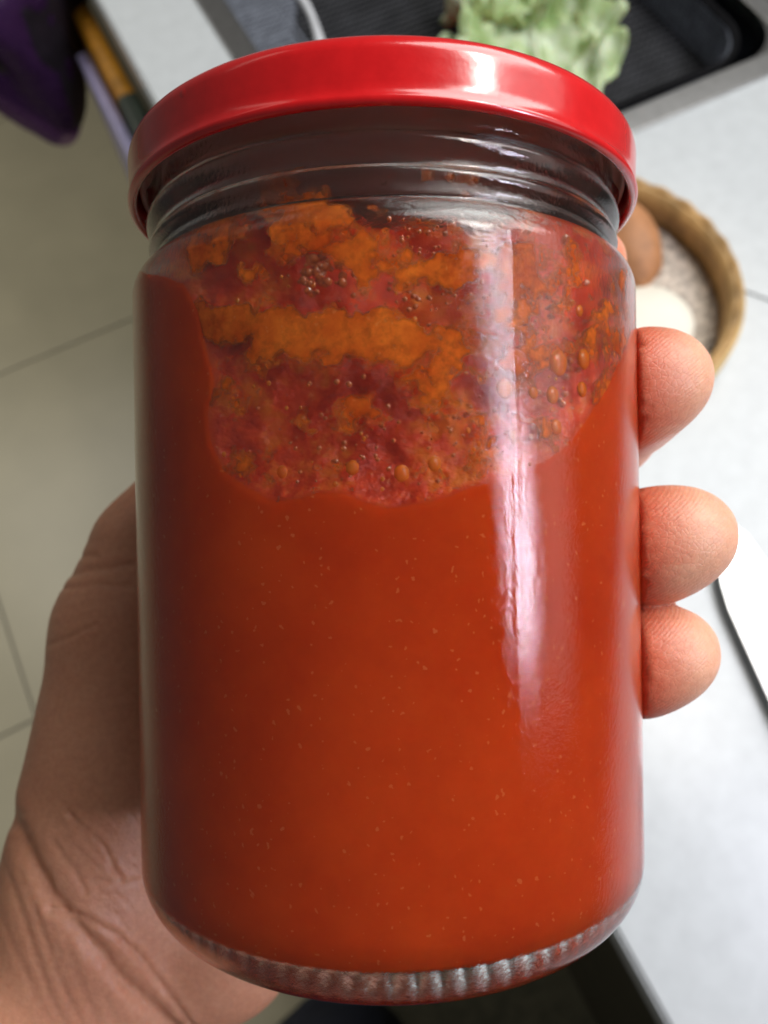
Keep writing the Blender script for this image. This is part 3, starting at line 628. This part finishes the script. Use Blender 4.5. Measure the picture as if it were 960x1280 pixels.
# fingers
tips = []
fing = [((26, 37, -50), (37.0, 41, -33), (38.0, 44.5, -17), 8.6),
        ((30, 12.0, -50), (41.0, 15.5, -24), (43.3, 20.0, 3.5), 9.6),
        ((33, -13, -49), (44.2, -9.5, -23), (46.6, -4.2, 4.0), 9.4),
        ((30, -32, -46), (41.8, -28.3, -22), (44.6, -22.4, 2.5), 9.1)]
for m, (p1, p2, p3, r) in zip(mcp, fing):
    keepD = D; D = np.full(keepD.shape, 50., np.float32)
    cone(m, p1, 11, r + .2, 5); cone(p1, p2, r + .2, r - .6, 5); cone(p2, p3, r - .6, r - 2.7, 6)
    cone(np.array(p3) + (-6.0, -3.0, -10), np.array(p3) + (-6.5, -2.0, -1.5), r - .2, r - .4, 6)
    hq = np.clip(.5 + .5 * (keepD - D) / .3, 0, 1); D = keepD + (D - keepD) * hq - .3 * hq * (1 - hq); tips.append((p2, p3, r))
# the jar pressed into the flesh
x, y, z = gx[:, None, None], gy[None, :, None], gz[None, None, :]
qr = np.hypot(x, z) - (38.12 - 7) ; qy = np.maximum(-57.5 + 7 - y, y - 60)
dj = np.minimum(np.maximum(qr, qy), 0) + np.hypot(np.maximum(qr, 0), np.maximum(qy, 0)) - 7
D = np.maximum(D, -dj)
V, Q = surface_nets(D, lo, hh)
me = np_mesh('hand', V, Q); ob = bpy.data.objects.new('tmp', me); COL.objects.link(ob)
md = ob.modifiers.new('s', 'SUBSURF'); md.levels = 1; md.render_levels = 1
dg = bpy.context.evaluated_depsgraph_get(); me2 = bpy.data.meshes.new_from_object(ob.evaluated_get(dg)); bpy.data.objects.remove(ob)
n = len(me2.vertices); V = np.empty(n * 3, np.float32); me2.vertices.foreach_get('co', V); V = V.reshape(-1, 3).astype(float)
Nn = np.empty(n * 3, np.float32); me2.vertices.foreach_get('normal', Nn); Nn = Nn.reshape(-1, 3)
# creases, drawn across the surface that faces the lens
dep = JD * 1000 - V[:, 2]; px = 484 + V[:, 0] / dep * 960; py = 640 - V[:, 1] / dep * 960; face = np.clip(Nn[:, 2] * 2, 0, 1)
disp = np.zeros(n); SOFT = .68
def crease(pts, wd, depth):
    global disp
    d = np.full(n, 1e9); pts = np.array(pts, float)
    for a, b in zip(pts[:-1], pts[1:]):
        e_ = b - a; t = np.clip(((px - a[0]) * e_[0] + (py - a[1]) * e_[1]) / (e_ @ e_), 0, 1)
        d = np.minimum(d, np.hypot(px - a[0] - t * e_[0], py - a[1] - t * e_[1]))
    d = d + 1.5 * vnoise(px / 9, py / 9, 0, 3)
    disp -= depth * np.exp(-(d / wd) ** 2) * face - .25 * depth * np.exp(-((d - 2.2 * wd) / (1.5 * wd)) ** 2) * face
crease([(-10, 975), (8, 1010), (30, 1060), (55, 1110), (100, 1165), (140, 1215), (180, 1255), (215, 1290)], 10, 1.5)
crease([(55, 1130), (100, 1140), (140, 1165), (170, 1195), (200, 1235), (240, 1290)], 4, .7)
crease([(80, 1010), (110, 1040), (125, 1055), (145, 1095)], 3, .45); crease([(60, 1045), (85, 1080), (100, 1110)], 3, .4); crease([(75, 1000), (90, 1030), (140, 1090)], 3, .35)
crease([(110, 1095), (150, 1100), (190, 1090)], 3, .35)
crease([(78, 715), (110, 708), (165, 700)], 4, .5); crease([(70, 730), (120, 725), (165, 728)], 3, .35); crease([(60, 800), (85, 790), (120, 775)], 3, .35); crease([(85, 690), (120, 688)], 3, .3)
rr_ = random.Random(3)
for q in range(16):
    x0 = -30 + q * 13 + rr_.uniform(-5, 5); y0 = 1040 + q * 13 + rr_.uniform(-10, 20)
    crease([(x0, y0), (x0 + 22 + rr_.uniform(-8, 8), y0 + 80), (x0 + 60 + rr_.uniform(-10, 10), y0 + 170), (x0 + 110, y0 + 260)], rr_.uniform(2.5, 4.5), rr_.uniform(.05, .16))
for q in range(22):
    x0 = rr_.uniform(40, 190); y0 = rr_.uniform(1000, 1230); L_ = rr_.uniform(15, 50); an = rr_.uniform(.6, 1.2)
    crease([(x0, y0), (x0 + L_ * math.cos(an), y0 + L_ * math.sin(an))], 2.2, .16)
for q in range(14):
    y0 = 640 + q * 24 + rr_.uniform(-6, 6); crease([(20 + rr_.uniform(0, 60), y0 + 20), (90, y0 + rr_.uniform(0, 14)), (130 + rr_.uniform(-20, 40), y0)], 3, rr_.uniform(.02, .08))
V += Nn * disp[:, None] * SOFT
me2.vertices.foreach_set('co', (V * MM).astype(np.float32).ravel())
pad = np.zeros(n); flush_shade = np.zeros(n)
for p2, p3, r in tips:
    dt = np.linalg.norm(V - (np.array(p3) + np.array([-3, 0, 0])), axis=1); pad = np.maximum(pad, np.clip((17 - dt) / 6, 0, 1)); flush_shade = np.maximum(flush_shade, .95 * np.clip((17 - dt) / 7, 0, 1))
    gap = np.hypot(V[:, 0], V[:, 2]) - 38; flush_shade = np.where(dt < 17, np.maximum(.05, flush_shade * np.clip(1.25 - gap / 7.5, .0, 1)), flush_shade)  # pressure redness and contact shade share this colour mask
for nm, arr in (('pad', pad), ('flush_shade', flush_shade)):
    at_ = me2.attributes.new(nm, 'FLOAT', 'POINT'); at_.data.foreach_set('value', arr.astype(np.float32))
me2.update(); me2.name = 'hand'
hand = link('hand', me2, SKIN); hand.matrix_world = MJ
tag(hand, 'bare left hand gripping the jar from behind, fingertips round its side', 'hand')
# fingernails on the far side of each fingertip, laid on the skin
from mathutils.bvhtree import BVHTree
pq = np.empty(len(me2.loops), np.int32); me2.loops.foreach_get('vertex_index', pq); pq = pq.reshape(-1, 4)
Vh = V; selq = np.all(Vh[pq][:, :, 0] > 25, axis=1); pq = pq[selq]; us, inv = np.unique(pq, return_inverse=True)
bvh = BVHTree.FromPolygons([tuple(q) for q in Vh[us]], [tuple(q) for q in inv.reshape(-1, 4).tolist()])
for p2, p3, r in tips:
    p2, p3 = Vector(p2), Vector(p3); t = (p3 - p2).normalized(); out = Vector((.42, .1, -.9)); out = (out - out.dot(t) * t).normalized(); sd = t.cross(out)
    nu, nv = 14, 12; NV = []
    for a in range(nu):
        for b in range(nv):
            u_ = a / (nu - 1); w_ = (b / (nv - 1) - .5) * 2
            le = -9.5 + u_ * 10.5 - 1.4 * w_ ** 2 * (u_ * 2 - 1)
            c = p3 + t * le + sd * w_ * 4.6
            hit, nrm_, _, _ = bvh.ray_cast(c + out * 18, -out, 30)
            if hit is None: hit, nrm_ = c + out * 4, out
            NV.append((hit + out * (.10 - .12 * abs(w_) ** 4)) * MM)
    F = [(a * nv + b, (a + 1) * nv + b, (a + 1) * nv + b + 1, a * nv + b + 1) for a in range(nu - 1) for b in range(nv - 1)]
    o = link('nail', mesh('nail', NV, F), NAIL, hand); o.modifiers.new('s', 'SOLIDIFY').thickness = .0002
